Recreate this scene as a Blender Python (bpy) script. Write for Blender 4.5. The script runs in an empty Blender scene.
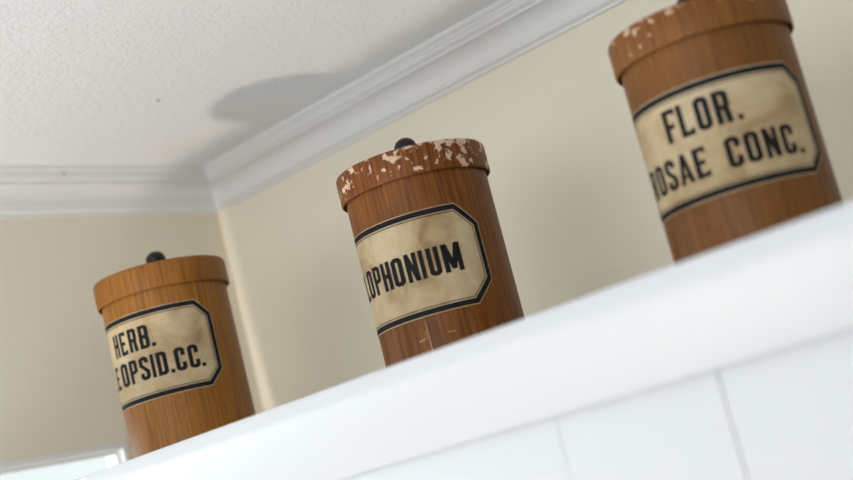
import bpy, bmesh, math, random
from mathutils import Vector, Matrix
random.seed(3)
C = bpy.context.scene.collection
PI = math.pi
H = 1.85                      # height of the eye above the floor; distances below are measured from the eye

# ------------------------------------------------------------------ helpers
def obj(name, bm, mat, parent=None, smooth=False, kind=None):
    me = bpy.data.meshes.new(name)
    bmesh.ops.recalc_face_normals(bm, faces=bm.faces)
    bm.to_mesh(me); bm.free()
    if mat: me.materials.append(mat)
    if smooth:
        for p in me.polygons: p.use_smooth = True
    o = bpy.data.objects.new(name, me); C.objects.link(o)
    if parent: o.parent = parent
    if kind: o['kind'] = kind
    return o

def sharp_by_angle(o, deg=35):
    bm = bmesh.new(); bm.from_mesh(o.data)
    for e in bm.edges:
        if len(e.link_faces) == 2 and e.calc_face_angle() > math.radians(deg): e.smooth = False
    bm.to_mesh(o.data); bm.free()

def add_box(bm, x0, y0, z0, x1, y1, z1):
    v = [bm.verts.new((x, y, z)) for z in (z0, z1) for y in (y0, y1) for x in (x0, x1)]
    for f in ((0,1,3,2),(4,6,7,5),(0,4,5,1),(2,3,7,6),(0,2,6,4),(1,5,7,3)): bm.faces.new([v[i] for i in f])

def lathe(bm, prof, n=128):
    """prof: (r, z) points; r = 0 closes on the axis"""
    rings = []
    for r, z in prof:
        if r < 1e-7: rings.append([bm.verts.new((0, 0, z))])
        else: rings.append([bm.verts.new((r*math.cos(2*PI*k/n), r*math.sin(2*PI*k/n), z)) for k in range(n)])
    for a, b in zip(rings, rings[1:]):
        for k in range(n):
            q = (k+1) % n
            if len(a) == 1 and len(b) == 1: continue
            if len(a) == 1: bm.faces.new((a[0], b[q], b[k]))
            elif len(b) == 1: bm.faces.new((a[k], a[q], b[0]))
            else: bm.faces.new((a[k], a[q], b[q], b[k]))

def sweep(bm, path, prof, side):
    """extrude a profile [(outward, z)] along a plan path [(x, y)], mitred; side = +1: outward is right of the walk"""
    secs = []
    P = [Vector(p) for p in path]
    for i, p in enumerate(P):
        ns = []
        if i: d = (P[i]-P[i-1]).normalized(); ns.append(Vector((d.y, -d.x))*side)
        if i < len(P)-1: d = (P[i+1]-P[i]).normalized(); ns.append(Vector((d.y, -d.x))*side)
        if len(ns) == 2:
            m = (ns[0]+ns[1]).normalized(); m = m/ m.dot(ns[0])
        else: m = ns[0]
        secs.append([bm.verts.new((p.x+m.x*o, p.y+m.y*o, z)) for o, z in prof])
    n = len(prof)
    for a, b in zip(secs, secs[1:]):
        for k in range(n): bm.faces.new((a[k], a[(k+1) % n], b[(k+1) % n], b[k]))
    bm.faces.new(secs[0]); bm.faces.new(secs[-1][::-1])

def wrap(bm, polys, R, step=3.0):
    """flat polygons given as (angle in degrees, height) laid onto a cylinder of radius R"""
    for p in polys:
        t = bmesh.new()
        t.faces.new([t.verts.new((a, 0, z*1000)) for a, z in p])
        a0, a1 = min(a for a, _ in p), max(a for a, _ in p)
        k = math.floor(a0/step)+1
        while k*step < a1-1e-4:
            if k*step > a0+1e-4:
                bmesh.ops.bisect_plane(t, geom=t.verts[:]+t.edges[:]+t.faces[:], dist=1e-5, plane_co=(k*step, 0, 0), plane_no=(1, 0, 0))
            k += 1
        m = {}
        for v in t.verts:
            a = math.radians(v.co.x)
            m[v] = bm.verts.new((R*math.cos(a), R*math.sin(a), v.co.z/1000))
        for f in t.faces:
            try: bm.faces.new([m[v] for v in f.verts])
            except ValueError: pass
        t.free()

# ------------------------------------------------------------------ materials
class NT:
    def __init__(s, name):
        s.m = bpy.data.materials.new(name); s.m.use_nodes = True
        s.t = s.m.node_tree; s.b = s.t.nodes['Principled BSDF']
    def n(s, kind, **kw):
        x = s.t.nodes.new(kind)
        for k, v in kw.items():
            if k in x.inputs: x.inputs[k].default_value = v
            else: setattr(x, k, v)
        return x
    def l(s, a, b): s.t.links.new(a, b)
    def coords(s, scale=(1, 1, 1)):
        tc = s.n('ShaderNodeTexCoord'); mp = s.n('ShaderNodeMapping')
        mp.inputs['Scale'].default_value = scale; s.l(tc.outputs['Object'], mp.inputs['Vector'])
        return mp.outputs['Vector']
    def noise(s, vec, scale, detail=3, rough=.55, dist=0):
        x = s.n('ShaderNodeTexNoise'); x.inputs['Scale'].default_value = scale
        x.inputs['Detail'].default_value = detail; x.inputs['Roughness'].default_value = rough
        x.inputs['Distortion'].default_value = dist
        s.l(vec, x.inputs['Vector']); return x.outputs['Fac']
    def ramp(s, fac, stops):
        r = s.n('ShaderNodeValToRGB'); cr = r.color_ramp
        while len(cr.elements) < len(stops): cr.elements.new(.5)
        for e, (p, c) in zip(cr.elements, stops):
            e.position = p; e.color = (*c, 1) if len(c) == 3 else c
        s.l(fac, r.inputs['Fac']); return r.outputs['Color']
    def mix(s, fac, a, b, mode='MIX'):
        x = s.n('ShaderNodeMix', data_type='RGBA', blend_type=mode)
        for v, i in ((fac, 0), (a, 6), (b, 7)):
            if hasattr(v, 'links'): s.l(v, x.inputs[i])
            elif isinstance(v, (int, float)): x.inputs[i].default_value = v
            else: x.inputs[i].default_value = (*v, 1)
        return x.outputs[2]
    def math(s, op, a, b=0, c=0):
        x = s.n('ShaderNodeMath', operation=op)
        for i, v in enumerate((a, b, c)):
            if hasattr(v, 'links'): s.l(v, x.inputs[i])
            else: x.inputs[i].default_value = v
        return x.outputs[0]
    def bump(s, h, strength, dist):
        x = s.n('ShaderNodeBump'); x.inputs['Strength'].default_value = strength; x.inputs['Distance'].default_value = dist
        s.l(h, x.inputs['Height']); s.l(x.outputs['Normal'], s.b.inputs['Normal'])
    def col(s, c):
        if hasattr(c, 'links'): s.l(c, s.b.inputs['Base Color'])
        else: s.b.inputs['Base Color'].default_value = (*c, 1)
    def set(s, **kw):
        for k, v in kw.items(): s.b.inputs[k.replace('_', ' ')].default_value = v
        return s

def plain(name, c, rough=.5, bump=None):
    t = NT(name); v = t.coords()
    t.col(t.mix(t.noise(v, 9, 3), tuple(x*.965 for x in c), c)); t.set(Roughness=rough)
    if bump: t.bump(t.noise(v, bump[0], 4), bump[1], bump[2])
    return t.m

def wood_mat(name, dark, mid, light, chips=0.0, chip_thr=.6, z_lo=.16, z_hi=.184, a_dir=(0, 0, 0), seed=0.):
    t = NT(name); v = t.coords((150, 150, 5)); v1 = t.coords()
    off = t.n('ShaderNodeVectorMath', operation='ADD'); t.l(v1, off.inputs[0]); off.inputs[1].default_value = (seed, seed*2, seed*3); v1 = off.outputs[0]
    off2 = t.n('ShaderNodeVectorMath', operation='ADD'); t.l(v, off2.inputs[0]); off2.inputs[1].default_value = (seed*40, seed, 0); v = off2.outputs[0]
    g = t.noise(v, 3.2, 5, .65, .4)
    base = t.ramp(g, [(.34, dark), (.50, mid), (.66, light)])
    broad = t.noise(v1, 14, 2)
    base = t.mix(t.math('MULTIPLY', broad, .45), base, tuple(x*.62 for x in mid))
    h = g
    rough = t.math('MULTIPLY_ADD', g, .15, .38)
    if chips > 0:
        n1 = t.noise(v1, 135, 4, .6, .25)
        sep = t.n('ShaderNodeSeparateXYZ'); tc = t.n('ShaderNodeTexCoord'); t.l(tc.outputs['Object'], sep.inputs[0])
        zz = t.n('ShaderNodeMapRange'); t.l(sep.outputs['Z'], zz.inputs[0])
        for i, k in enumerate((z_lo, z_hi, 0, 1)): zz.inputs[i+1].default_value = k
        big = t.noise(v1, 26, 2)
        dot = t.n('ShaderNodeVectorMath', operation='DOT_PRODUCT'); t.l(tc.outputs['Object'], dot.inputs[0]); dot.inputs[1].default_value = a_dir
        s = t.math('ADD', n1, t.math('MULTIPLY', zz.outputs[0], .10))
        s = t.math('ADD', s, t.math('MULTIPLY_ADD', big, .35, -.17))
        s = t.math('ADD', s, dot.outputs['Value'])
        mr = t.n('ShaderNodeMapRange'); t.l(s, mr.inputs[0])
        for i, k in enumerate((chip_thr, chip_thr+.022, 0, chips)): mr.inputs[i+1].default_value = k
        chipc = t.mix(t.noise(v1, 120, 2), (.50, .33, .22), (.66, .50, .38))
        base = t.mix(mr.outputs[0], base, chipc)
        h = t.math('SUBTRACT', g, t.math('MULTIPLY', mr.outputs[0], 1.2))
        rough = t.math('MULTIPLY_ADD', mr.outputs[0], .35, rough)
    t.set(Specular_IOR_Level=.22)
    t.col(base); t.l(rough, t.b.inputs['Roughness'])
    t.bump(h, .35, .0006)
    return t.m

def paper_mat(name, seed):
    t = NT(name); v = t.coords()
    off = t.n('ShaderNodeVectorMath', operation='ADD'); t.l(v, off.inputs[0]); off.inputs[1].default_value = (seed, seed, seed); v = off.outputs[0]
    a = t.ramp(t.noise(v, 26, 5, .6, .5), [(.30, (.27, .17, .075)), (.46, (.46, .345, .19)), (.68, (.60, .49, .32))])
    a = t.mix(t.math('MULTIPLY', t.noise(v, 130, 3), .45), a, (.37, .26, .14))
    t.col(a); t.set(Roughness=.6, Specular_IOR_Level=.2); t.bump(t.noise(v, 160, 3), .2, .0003)
    return t.m

M = {}
M['ink'] = plain('black printing ink', (.013, .012, .014), .7); M['ink'].node_tree.nodes['Principled BSDF'].inputs['Specular IOR Level'].default_value = .12
M['knob'] = plain('black turned knob', (.012, .011, .011), .38); M['knob'].node_tree.nodes['Principled BSDF'].inputs['Specular IOR Level'].default_value = .3
M['white_paint'] = plain('white cabinet paint', (.54, .56, .58), .42)
M['trim_paint'] = plain('white trim paint', (.80, .79, .775), .5)
t = NT('cream wall paint'); v = t.coords()
t.col(t.mix(t.noise(v, 4, 4), (.80, .735, .59), (.83, .77, .63))); t.set(Roughness=.75)
t.bump(t.noise(v, 90, 5, .6), .25, .002); M['wall'] = t.m
t = NT('stippled white ceiling paint'); v = t.coords()
t.col((.85, .855, .86)); t.set(Roughness=.7)
hh = t.math('ADD', t.noise(v, 125, 4, .6, .6), t.math('MULTIPLY', t.noise(v, 260, 2), .5))
t.bump(hh, .36, .0045); M['ceiling'] = t.m
M['floor'] = plain('pale oak floor', (.42, .38, .33), .45)
M['speck'] = plain('dark speck', (.10, .09, .08), .6)
M['scuff'] = plain('worn pale paint', (.40, .22, .10), .6)
t = NT('window glass'); tr = t.n('ShaderNodeBsdfTransparent'); tr.inputs[0].default_value = (.95, .985, .955, 1)
gl = t.n('ShaderNodeBsdfGlossy'); gl.inputs['Roughness'].default_value = .03
mx = t.n('ShaderNodeMixShader'); mx.inputs[0].default_value = .06
t.l(tr.outputs[0], mx.inputs[1]); t.l(gl.outputs[0], mx.inputs[2]); t.l(mx.outputs[0], t.t.nodes['Material Output'].inputs['Surface'])
M['glass'] = t.m

# ------------------------------------------------------------------ the room
WALL_Y, WALL_X = 1.15, -1.343
CEIL = H + .4605
bm = bmesh.new(); add_box(bm, WALL_X-.12, WALL_Y, 0, 2.2, WALL_Y+.12, CEIL); obj('wall_back', bm, M['wall'], kind='structure')
# left wall with its window opening
WY0, WY1, WZ0, WZ1 = -.28, .942, H-1.0, H+.1495
bm = bmesh.new()
add_box(bm, WALL_X-.034, WY1, 0, WALL_X, WALL_Y, CEIL)
add_box(bm, WALL_X-.034, -1.6, 0, WALL_X, WY0, CEIL)
add_box(bm, WALL_X-.034, WY0, WZ1, WALL_X, WY1, CEIL)
add_box(bm, WALL_X-.034, WY0, 0, WALL_X, WY1, WZ0)
obj('wall_left', bm, M['wall'], kind='structure')
bm = bmesh.new(); add_box(bm, 2.2, -1.6, 0, 2.32, WALL_Y+.12, CEIL); obj('wall_right', bm, M['wall'], kind='structure')
bm = bmesh.new(); add_box(bm, WALL_X-.12, -1.6, -.06, 2.2, WALL_Y+.12, 0); obj('floor', bm, M['floor'], kind='structure')
bm = bmesh.new(); add_box(bm, WALL_X-.12, -1.6, CEIL, 2.2, WALL_Y+.12, CEIL+.06); ceiling = obj('ceiling', bm, M['ceiling'], kind='structure')

prof = [(0, .046), (.0035, .046), (.0035, .0425), (.006, .042), (.0085, .040), (.0085, .037)]
for k in range(9):
    a = PI/2*k/8
    prof.append((.0285-.0190*math.cos(a), .017+.0185*(1-math.sin(a))-.0005))
prof += [(.0285, .0135), (.0315, .0135), (.0345, .0115), (.0358, .0085), (.0385, .0085), (.0385, .006), (.0415, .005), (.0435, .003), (.0435, 0), (0, 0)]
prof = [(o, CEIL-d) for o, d in prof]
bm = bmesh.new(); sweep(bm, [(WALL_X, WALL_Y), (2.2, WALL_Y)], prof, 1)
# mitre the near corner ends
for v in bm.verts:
    if v.co.x < WALL_X+.1: v.co.x = WALL_X + (WALL_Y - v.co.y)
o = obj('trim_1', bm, M['trim_paint'], kind='structure')
bm = bmesh.new(); sweep(bm, [(WALL_X, -1.6), (WALL_X, WALL_Y)], prof, 1)
for v in bm.verts:
    if v.co.y > WALL_Y-.1: v.co.y = WALL_Y - (v.co.x - WALL_X)
trim2 = obj('trim_2', bm, M['trim_paint'], kind='structure')

def speck(parent, loc, r):
    bm = bmesh.new(); bmesh.ops.create_icosphere(bm, subdivisions=2, radius=r)
    for v in bm.verts: v.co = Vector((v.co.x*1.0, v.co.y*.8, v.co.z*.5)) + Vector(loc)
    obj('speck', bm, M['speck'], parent, smooth=True)
speck(ceiling, (-1.102, .900, CEIL-.0003), .0020)
speck(trim2, (-1.3045, .913, H+.4526), .0020)

# window in the left wall
bm = bmesh.new()
def frame(bm, y0, y1, z0, z1, w, x0, x1):
    add_box(bm, x0, y0, z1-w, x1, y1, z1); add_box(bm, x0, y0, z0, x1, y1, z0+w)
    add_box(bm, x0, y0, z0+w, x1, y0+w, z1-w); add_box(bm, x0, y1-w, z0+w, x1, y1, z1-w)
frame(bm, WY0-.003, WY1+.003, WZ0-.003, WZ1+.003, .0055, WALL_X-.03, WALL_X+.003)
win = obj('window_1', bm, M['trim_paint'], kind='structure')
bm = bmesh.new(); frame(bm, WY0+.0025, WY1-.0025, WZ0+.0025, WZ1-.0025, .0045, WALL_X-.026, WALL_X-.006)
add_box(bm, WALL_X-.026, (WY0+WY1)/2-.012, WZ0+.007, WALL_X-.008, (WY0+WY1)/2+.012, WZ1-.007)
obj('sash', bm, M['trim_paint'], win)
bm = bmesh.new(); add_box(bm, WALL_X-.018, WY0+.0069, WZ0+.0069, WALL_X-.014, WY1-.0069, WZ1-.0069); obj('pane', bm, M['glass'], win)

# ------------------------------------------------------------------ the white cabinet
CE, CR = -1.287, 1.3          # its ends
CF = .712                     # face of the boards
TOP = H + .0962
LIP = .68                     # front edge of the cornice
cab = bpy.data.objects.new('wall_cabinet', None); C.objects.link(cab)
cab['label'] = 'white wall cabinet with a moulded cornice, carrying the three wooden jars'; cab['category'] = 'cabinet'
cab.location = (0, WALL_Y, H-.75)
def cobj(name, bm, mat):
    for v in bm.verts: v.co -= cab.location
    return obj(name, bm, mat, cab)
bm = bmesh.new(); add_box(bm, CE+.001, CF+.014, H-.75, CR, WALL_Y, TOP); o = cobj('carcass', bm, M['white_paint'])
bm = bmesh.new()
pitch = .121; g0 = -.5655
edges = [CE+.001] + [g0+pitch*k for k in range(0, 16) if g0+pitch*k < CR-.03] + [CR]
for i, (a, b) in enumerate(zip(edges, edges[1:])): add_box(bm, a+(.00015 if i == 1 else .0004), CF, H-.75, b-(.00015 if i == 0 else .0004), CF+.014, TOP-.004)
o = cobj('front_boards', bm, M['white_paint'])
bv = o.modifiers.new('soft edges', 'BEVEL'); bv.width = .0003; bv.segments = 2; bv.limit_method = 'ANGLE'
pr = CF-LIP                   # how far the cornice stands out
key = [(pr-.0025, TOP), (pr-.001, TOP-.006), (pr, TOP-.0125), (pr-.002, TOP-.019), (pr-.006, TOP-.028), (pr-.0115, TOP-.039), (pr-.017, TOP-.0495), (pr-.0215, TOP-.0575), (pr-.0235, TOP-.0605)]
cp = [(0, TOP)]
for k in range(len(key)-1):            # smooth curve through the key points
    p0, p1, p2, p3 = key[max(k-1, 0)], key[k], key[k+1], key[min(k+2, len(key)-1)]
    for q in range(4):
        t_ = q/4
        cp.append(tuple(.5*(2*b+(c-a)*t_+(2*a-5*b+4*c-d)*t_*t_+(3*b-a-3*c+d)*t_**3) for a, b, c, d in zip(p0, p1, p2, p3)))
cp += [key[-1], (0, TOP-.0605)]
bm = bmesh.new(); sweep(bm, [(CE, WALL_Y), (CE, CF), (CR, CF)], [(max(o*.999, 0), z) for o, z in cp], 1)
o = cobj('cornice', bm, M['white_paint']); bv = o.modifiers.new('soft edges', 'BEVEL'); bv.width = .0015; bv.segments = 3; bv.limit_method = 'ANGLE'

# ------------------------------------------------------------------ lettering
T, HB, CX, CY = .40, .152, .28, .10
def rect(x0, y0, x1, y1): return [(x0, y0), (x1, y0), (x1, y1), (x0, y1)]
def ringseg(which, y0=0., y1=1.):
    o = [(CX, y0), (1-CX, y0), (1, y0+CY), (1, y1-CY), (1-CX, y1), (CX, y1), (0, y1-CY), (0, y0+CY)]
    e, e2 = .08, .035
    i = [(T+e, y0+HB), (1-T-e, y0+HB), (1-T, y0+HB+e2), (1-T, y1-HB-e2), (1-T-e, y1-HB), (T+e, y1-HB), (T, y1-HB-e2), (T, y0+HB+e2)]
    return [[o[k], o[(k+1) % 8], i[(k+1) % 8], i[k]] for k in which]
def bowl(y0, y1):
    e, e2, c, d = .08, .03, .26, .085
    o = [(T*.9, y0), (1-c, y0), (1, y0+d), (1, y1-d), (1-c, y1), (T*.9, y1)]
    h = HB*.92
    i = [(T*.9, y0+h), (1-T-e, y0+h), (1-T, y0+h+e2), (1-T, y1-h-e2), (1-T-e, y1-h), (T*.9, y1-h)]
    return [[o[k], o[k+1], i[k+1], i[k]] for k in range(5)]
def glyph(ch):
    st = rect(0, 0, T, 1)
    if ch == 'I': return [rect(0, 0, 1, 1)]
    if ch == '.': return [rect(0, 0, 1, .16)]
    if ch == 'H': return [st, rect(1-T, 0, 1, 1), rect(T, .5-HB/2, 1-T, .5+HB/2)]
    if ch == 'E': return [st, rect(T, 0, 1, HB), rect(T, 1-HB, .96, 1), rect(T, .5-HB/2, .82, .5+HB/2), rect(.78, HB, 1, .2), rect(.76, .8, .96, 1-HB)]
    if ch == 'F': return [st, rect(T, 1-HB, 1, 1), rect(T, .47-HB/2, .8, .47+HB/2), rect(.78, .8, 1, 1-HB)]
    if ch == 'L': return [st, rect(T, 0, 1, HB), rect(.76, HB, 1, .2)]
    if ch == 'O': return ringseg(range(8))
    if ch == 'C': return ringseg([0, 1, 3, 4, 5, 6, 7]) + [rect(1-T, CY, 1, .36), rect(1-T, .64, 1, 1-CY)]
    if ch == 'G': return ringseg([0, 1, 3, 4, 5, 6, 7]) + [rect(1-T, CY, 1, .48), rect(.52, .36, 1-T, .48), rect(1-T, .66, 1, 1-CY)]
    if ch == 'U': return ringseg([7, 0, 1]) + [rect(0, CY, T, 1), rect(1-T, CY, 1, 1)]
    if ch == 'D': return [st] + ringseg([1, 2, 3]) + [rect(T*.9, 0, 1-CX, HB), rect(T*.9, 1-HB, 1-CX, 1)]
    if ch == 'P': return [st] + bowl(.40, 1)
    if ch == 'B': return [st] + bowl(0, .565) + bowl(.45, 1)
    if ch == 'R': return [st] + bowl(.42, 1) + [[(.50, .46), (1-T, 0), (1, 0), (.92, .46)]]
    if ch == 'S': return ringseg([0, 1, 3, 4, 5, 7]) + [rect(0, .62, T, 1-CY), rect(1-T, .72, 1, 1-CY), rect(1-T, CY, 1, .38), rect(0, CY, T, .30),
                        [(0, .62), (1-T, .36), (1, .38), (T, .66)], [(0, .62), (1-T, .34), (1-T, .36), (T, .66)]]
    if ch == 'N': return [rect(0, 0, T*.9, 1), rect(1-T*.9, 0, 1, 1), [(0, 1), (.36, 1), (1, 0), (.64, 0)]]
    if ch == 'M': return [rect(0, 0, .27, 1), rect(.73, 0, 1, 1), [(0, 1), (.31, 1), (.64, .10), (.38, .10)], [(.69, 1), (1, 1), (.62, .10), (.36, .10)]]
    if ch == 'A': return [[(0, 0), (.32, 0), (.62, 1), (.34, 1)], [(.68, 0), (1, 0), (.66, 1), (.38, 1)], rect(.24, .2, .76, .31)]
    return []

def inset(poly, d):
    """shrink a convex polygon by d"""
    n = len(poly); out = []
    A = sum(poly[i][0]*poly[(i+1) % n][1]-poly[(i+1) % n][0]*poly[i][1] for i in range(n))
    s = 1 if A > 0 else -1
    L = []
    for i in range(n):
        p, q = Vector(poly[i]), Vector(poly[(i+1) % n]); t = (q-p).normalized(); nn = Vector((-t.y, t.x))*s
        L.append((p+nn*d, t))
    for i in range(n):
        p, t = L[i-1]; q, u = L[i]
        k = (q-p).cross(u)/t.cross(u) if hasattr(Vector((0, 0)), 'cross') else 0
        out.append(tuple(p+t*k))
    return out

# ------------------------------------------------------------------ the jars
R, RL = .0600, .0638
BASE = TOP
ZL, ZT = H+.2566-BASE, H+.2811-BASE      # bottom and top of the lid above the foot
def jar(label, x, y, wm, lm, pm, a0, a1, z0, z1, cham, rows, dents=()):
    root = bpy.data.objects.new('apothecary_jar', None); C.objects.link(root)
    root.location = (x, y, BASE); root.rotation_euler = (0, 0, math.atan2(-y, -x))
    root['label'] = label; root['category'] = 'jar'; root['group'] = 'wooden apothecary jars on the cabinet'
    bm = bmesh.new()
    lathe(bm, [(0, .004), (R-.006, .004), (R-.006, 0), (R-.001, 0), (R, .001), (R, ZL+.006), (R-.0008, ZL+.0068), (R-.0008, ZL+.0192), (R-.006, ZL+.0192), (R-.006, .010), (0, .010)])
    o = obj('body', bm, wm, root, True); sharp_by_angle(o)
    bm = bmesh.new()
    lathe(bm, [(0, ZL+.0195), (RL-.0017, ZL+.0195), (RL-.0017, ZL+.0006), (RL-.0014, ZL), (RL-.0008, ZL), (RL-.0003, ZL+.0005), (RL, ZL+.0015),
               (RL, ZT-.0028), (RL-.0004, ZT-.0014), (RL-.0013, ZT-.0004), (RL-.003, ZT), (RL*.6, ZT+.0006), (0, ZT+.0008)])
    o = obj('lid', bm, lm, root, True); sharp_by_angle(o, 50)
    bm = bmesh.new()
    kp = [(0, ZT+.0006), (.0085, ZT+.0006), (.0085, ZT+.0022), (.0052, ZT+.0036), (.0048, ZT+.0062)]
    for k in range(13):
        a = -PI*.36 + (PI*.86)*k/12
        kp.append((.0096*math.cos(a) if k < 12 else 0, ZT+.0140+.0084*math.sin(a)))
    lathe(bm, kp, 40); obj('knob', bm, M['knob'], root, True)
    # paper label with its printed border and lettering
    zb = H - BASE
    k = R*1000*PI/180                                  # millimetres per degree
    s0, s1, y0, y1 = a0*k, a1*k, (z0+zb)*1000, (z1+zb)*1000
    octo = [(s0+cham, y0), (s1-cham, y0), (s1, y0+cham), (s1, y1-cham), (s1-cham, y1), (s0+cham, y1), (s0, y1-cham), (s0, y0+cham)]
    deg = lambda P: [(a/k, b/1000) for a, b in P]
    bm = bmesh.new(); wrap(bm, [deg(octo)], R+.0002)
    lab = obj('paper_label', bm, pm, root, True)
    def band(d0, d1):
        A, B = inset(octo, d0), inset(octo, d1)
        return [deg([A[i], A[(i+1) % 8], B[(i+1) % 8], B[i]]) for i in range(8)]
    bm = bmesh.new(); wrap(bm, band(.75, 5.0) + band(6.1, 6.8), R+.00035)
    obj('printed_border', bm, M['ink'], lab, True)
    bm = bmesh.new()
    for zlo, zhi, letters in rows:
        for ch, l, r in letters:
            P = [[(l+(r-l)*px, zlo+zb+(zhi-zlo)*py) for px, py in g] for g in glyph(ch)]
            wrap(bm, P, R+.00035)
    obj('lettering', bm, M['ink'], lab, True)
    if dents:
        bm = bmesh.new()
        wrap(bm, [[(a, z+zb) for a, z in p] for p in dents], R+.00012)
        obj('paint_scuff', bm, M['scuff'], root, True)
    return root

W_L = wood_mat('grained orange brown wood', (.17, .060, .008), (.285, .112, .017), (.375, .163, .030), seed=.3)
W_M = wood_mat('grained chestnut wood', (.074, .021, .003), (.170, .054, .007), (.260, .098, .018), seed=1.7)
W_R = wood_mat('grained tan wood', (.112, .040, .007), (.172, .066, .013), (.225, .093, .022), seed=2.9)
L_L = wood_mat('orange brown lid wood', (.165, .055, .008), (.27, .102, .016), (.35, .147, .028), chips=.6, chip_thr=.84, seed=.5)
L_M = wood_mat('chipped chestnut lid wood', (.066, .015, .002), (.160, .046, .006), (.24, .082, .015), chips=1, chip_thr=.600, a_dir=(0, .8, 0), seed=1.1)
L_R = wood_mat('speckled tan lid wood', (.120, .040, .007), (.185, .068, .013), (.24, .098, .022), chips=.8, chip_thr=.728, a_dir=(0, -.9, 0), seed=2.2)

jar('wooden jar with black knob, label reading HERB. and LEOPSID.CC., nearest the room corner', -1.1049, .8563, W_L, L_L, paper_mat('aged paper with pale field', 1.3),
    -129.5, 39.5, .1575, .2400, 14.5,
    [(.2047, .2265, [('H', -64.6, -55.8), ('E', -53.5, -44.6), ('R', -42, -32.6), ('B', -30.4, -20.6), ('.', -19.2, -15.4)]),
     (.1765, .1982, [('G', -113, -104), ('A', -101.5, -91), ('L', -88, -79), ('E', -76, -67), ('O', -62+0, -50.5), ('P', -48, -38.2), ('S', -36, -26.2), ('I', -24.2, -20.7), ('D', -18.8, -9.2), ('.', -7.6, -4), ('C', -2.6, 7), ('C', 9.2, 18.8), ('.', 20, 23.6)])])
jar('wooden jar with chipped lid and label reading LOPHONIUM, in the middle of three', -.7869, .8898, W_M, L_M, paper_mat('aged paper with brown stains', 4.1),
    -127, 43, .1450, .2285, 18,
    [(.1740, .1970, [('C', -105, -95.5), ('O', -93, -83.5), ('L', -81.5, -73), ('O', -70.5, -60), ('P', -57.6, -48), ('H', -46.3, -36.7), ('O', -35.2, -25), ('N', -22.8, -13), ('I', -11.2, -7.7), ('U', -5.2, 4.2), ('M', 6.4, 21.2)])],
    dents=[[(-18.5, .1175), (-17.7, .1175), (-18.3, .142), (-18.8, .142)], [(-27, .1265), (-26.6, .1278), (-21.5, .1290), (-21.4, .1278)], [(-4, .1285), (-3.8, .1292), (2.5, .1288), (2.4, .1281)],
           [(-20.4, .128), (-19.9, .128), (-19.8, .135), (-20.2, .135)]])
jar('wooden jar with label reading FLOR. ROSAE CONC., nearest the right edge of the view', -.4922, .8877, W_R, L_R, paper_mat('aged paper with tan tint', 7.7),
    -95, 65.2, .1490, .2277, 13.5,
    [(.1937, .2163, [('F', -39.8, -29.6), ('L', -28.2, -18.6), ('O', -16.2, -6.4), ('R', -3.8, 6.2), ('.', 9, 12.6)]),
     (.1638, .1845, [('R', -77.4, -66.5), ('O', -63.5, -53.2), ('S', -50.8, -41), ('A', -39, -28), ('E', -26, -16.4), ('C', -4.4, 5.4), ('O', 7.6, 17.4), ('N', 19.8, 29.6), ('C', 32, 41.6), ('.', 43.6, 47.4)])])

# ------------------------------------------------------------------ light
W = bpy.data.worlds.new('daylight'); bpy.context.scene.world = W; W.use_nodes = True
wn = W.node_tree
tc = wn.nodes.new('ShaderNodeTexCoord'); dp = wn.nodes.new('ShaderNodeVectorMath'); dp.operation = 'DOT_PRODUCT'
wn.links.new(tc.outputs['Generated'], dp.inputs[0]); dp.inputs[1].default_value = Vector((-.85, .5, .15)).normalized()
mr = wn.nodes.new('ShaderNodeMapRange'); mr.interpolation_type = 'SMOOTHSTEP'; wn.links.new(dp.outputs['Value'], mr.inputs[0])
for i_, k_ in enumerate((.3, .95, .4, 1.15)): mr.inputs[i_+1].default_value = k_      # the sky is brightest beyond the left window
wn.links.new(mr.outputs[0], wn.nodes['Background'].inputs[1])
W.node_tree.nodes['Background'].inputs[0].default_value = (.90, .935, 1, 1)
def area(name, loc, target, size, power, col, sy=None, shape='DISK'):
    l = bpy.data.lights.new(name, 'AREA'); l.shape = shape; l.size = size; l.energy = power; l.color = col
    if sy: l.shape = 'RECTANGLE'; l.size_y = sy
    o = bpy.data.objects.new(name, l); C.objects.link(o); o.location = loc
    o.rotation_euler = (Vector(target)-Vector(loc)).to_track_quat('-Z', 'Y').to_euler()
    return o
area('low_lamp', (-1.265, -.545, H-1.09), (-1.265-.5, -.545+.2, H-.09), .15, 21.5, (1, .90, .80))
area('front_fill', (.15, -3.4, H+.05), (-.75, 1.1, H+.1), 3.2, 62, (.935, .95, 1), 1.1)  # added fill light at the open front, brightens the back wall
area('up_fill', (-.35, -.6, H-.75), (-.65, -.9, H+.25), 1.1, 15.5, (.69, .83, 1), 1.1)  # added cool fill in mid-room facing up, brightens and cools the ceiling
area('window_daylight', (-2.3, .2, H+.1), (-.6, .7, H), 1.3, 40, (.84, .90, 1), 1.2)

# ------------------------------------------------------------------ camera
F, YAW, PITCH, ROLL = 1454.04, -.7259, .1786, -.2512
f = Vector((math.sin(YAW)*math.cos(PITCH), math.cos(YAW)*math.cos(PITCH), math.sin(PITCH)))
r = Vector((math.cos(YAW), -math.sin(YAW), 0)); u = r.cross(f)
r2 = math.cos(ROLL)*r + math.sin(ROLL)*u; u2 = -math.sin(ROLL)*r + math.cos(ROLL)*u
cd = bpy.data.cameras.new('camera'); cam = bpy.data.objects.new('camera', cd); C.objects.link(cam)
m = Matrix((r2, u2, -f)).transposed().to_4x4(); m.translation = (0, 0, H); cam.matrix_world = m
cd.sensor_width = 36; cd.lens = F/853*36; cd.clip_start = .05
cd.dof.use_dof = True; cd.dof.focus_distance = 1.215; cd.dof.aperture_fstop = cd.lens/1000/.0165
S = bpy.context.scene; S.camera = cam
S.view_settings.view_transform = 'Standard'; S.view_settings.look = 'None'; S.view_settings.exposure = 0; S.view_settings.gamma = 1
S.view_settings.use_curve_mapping = False
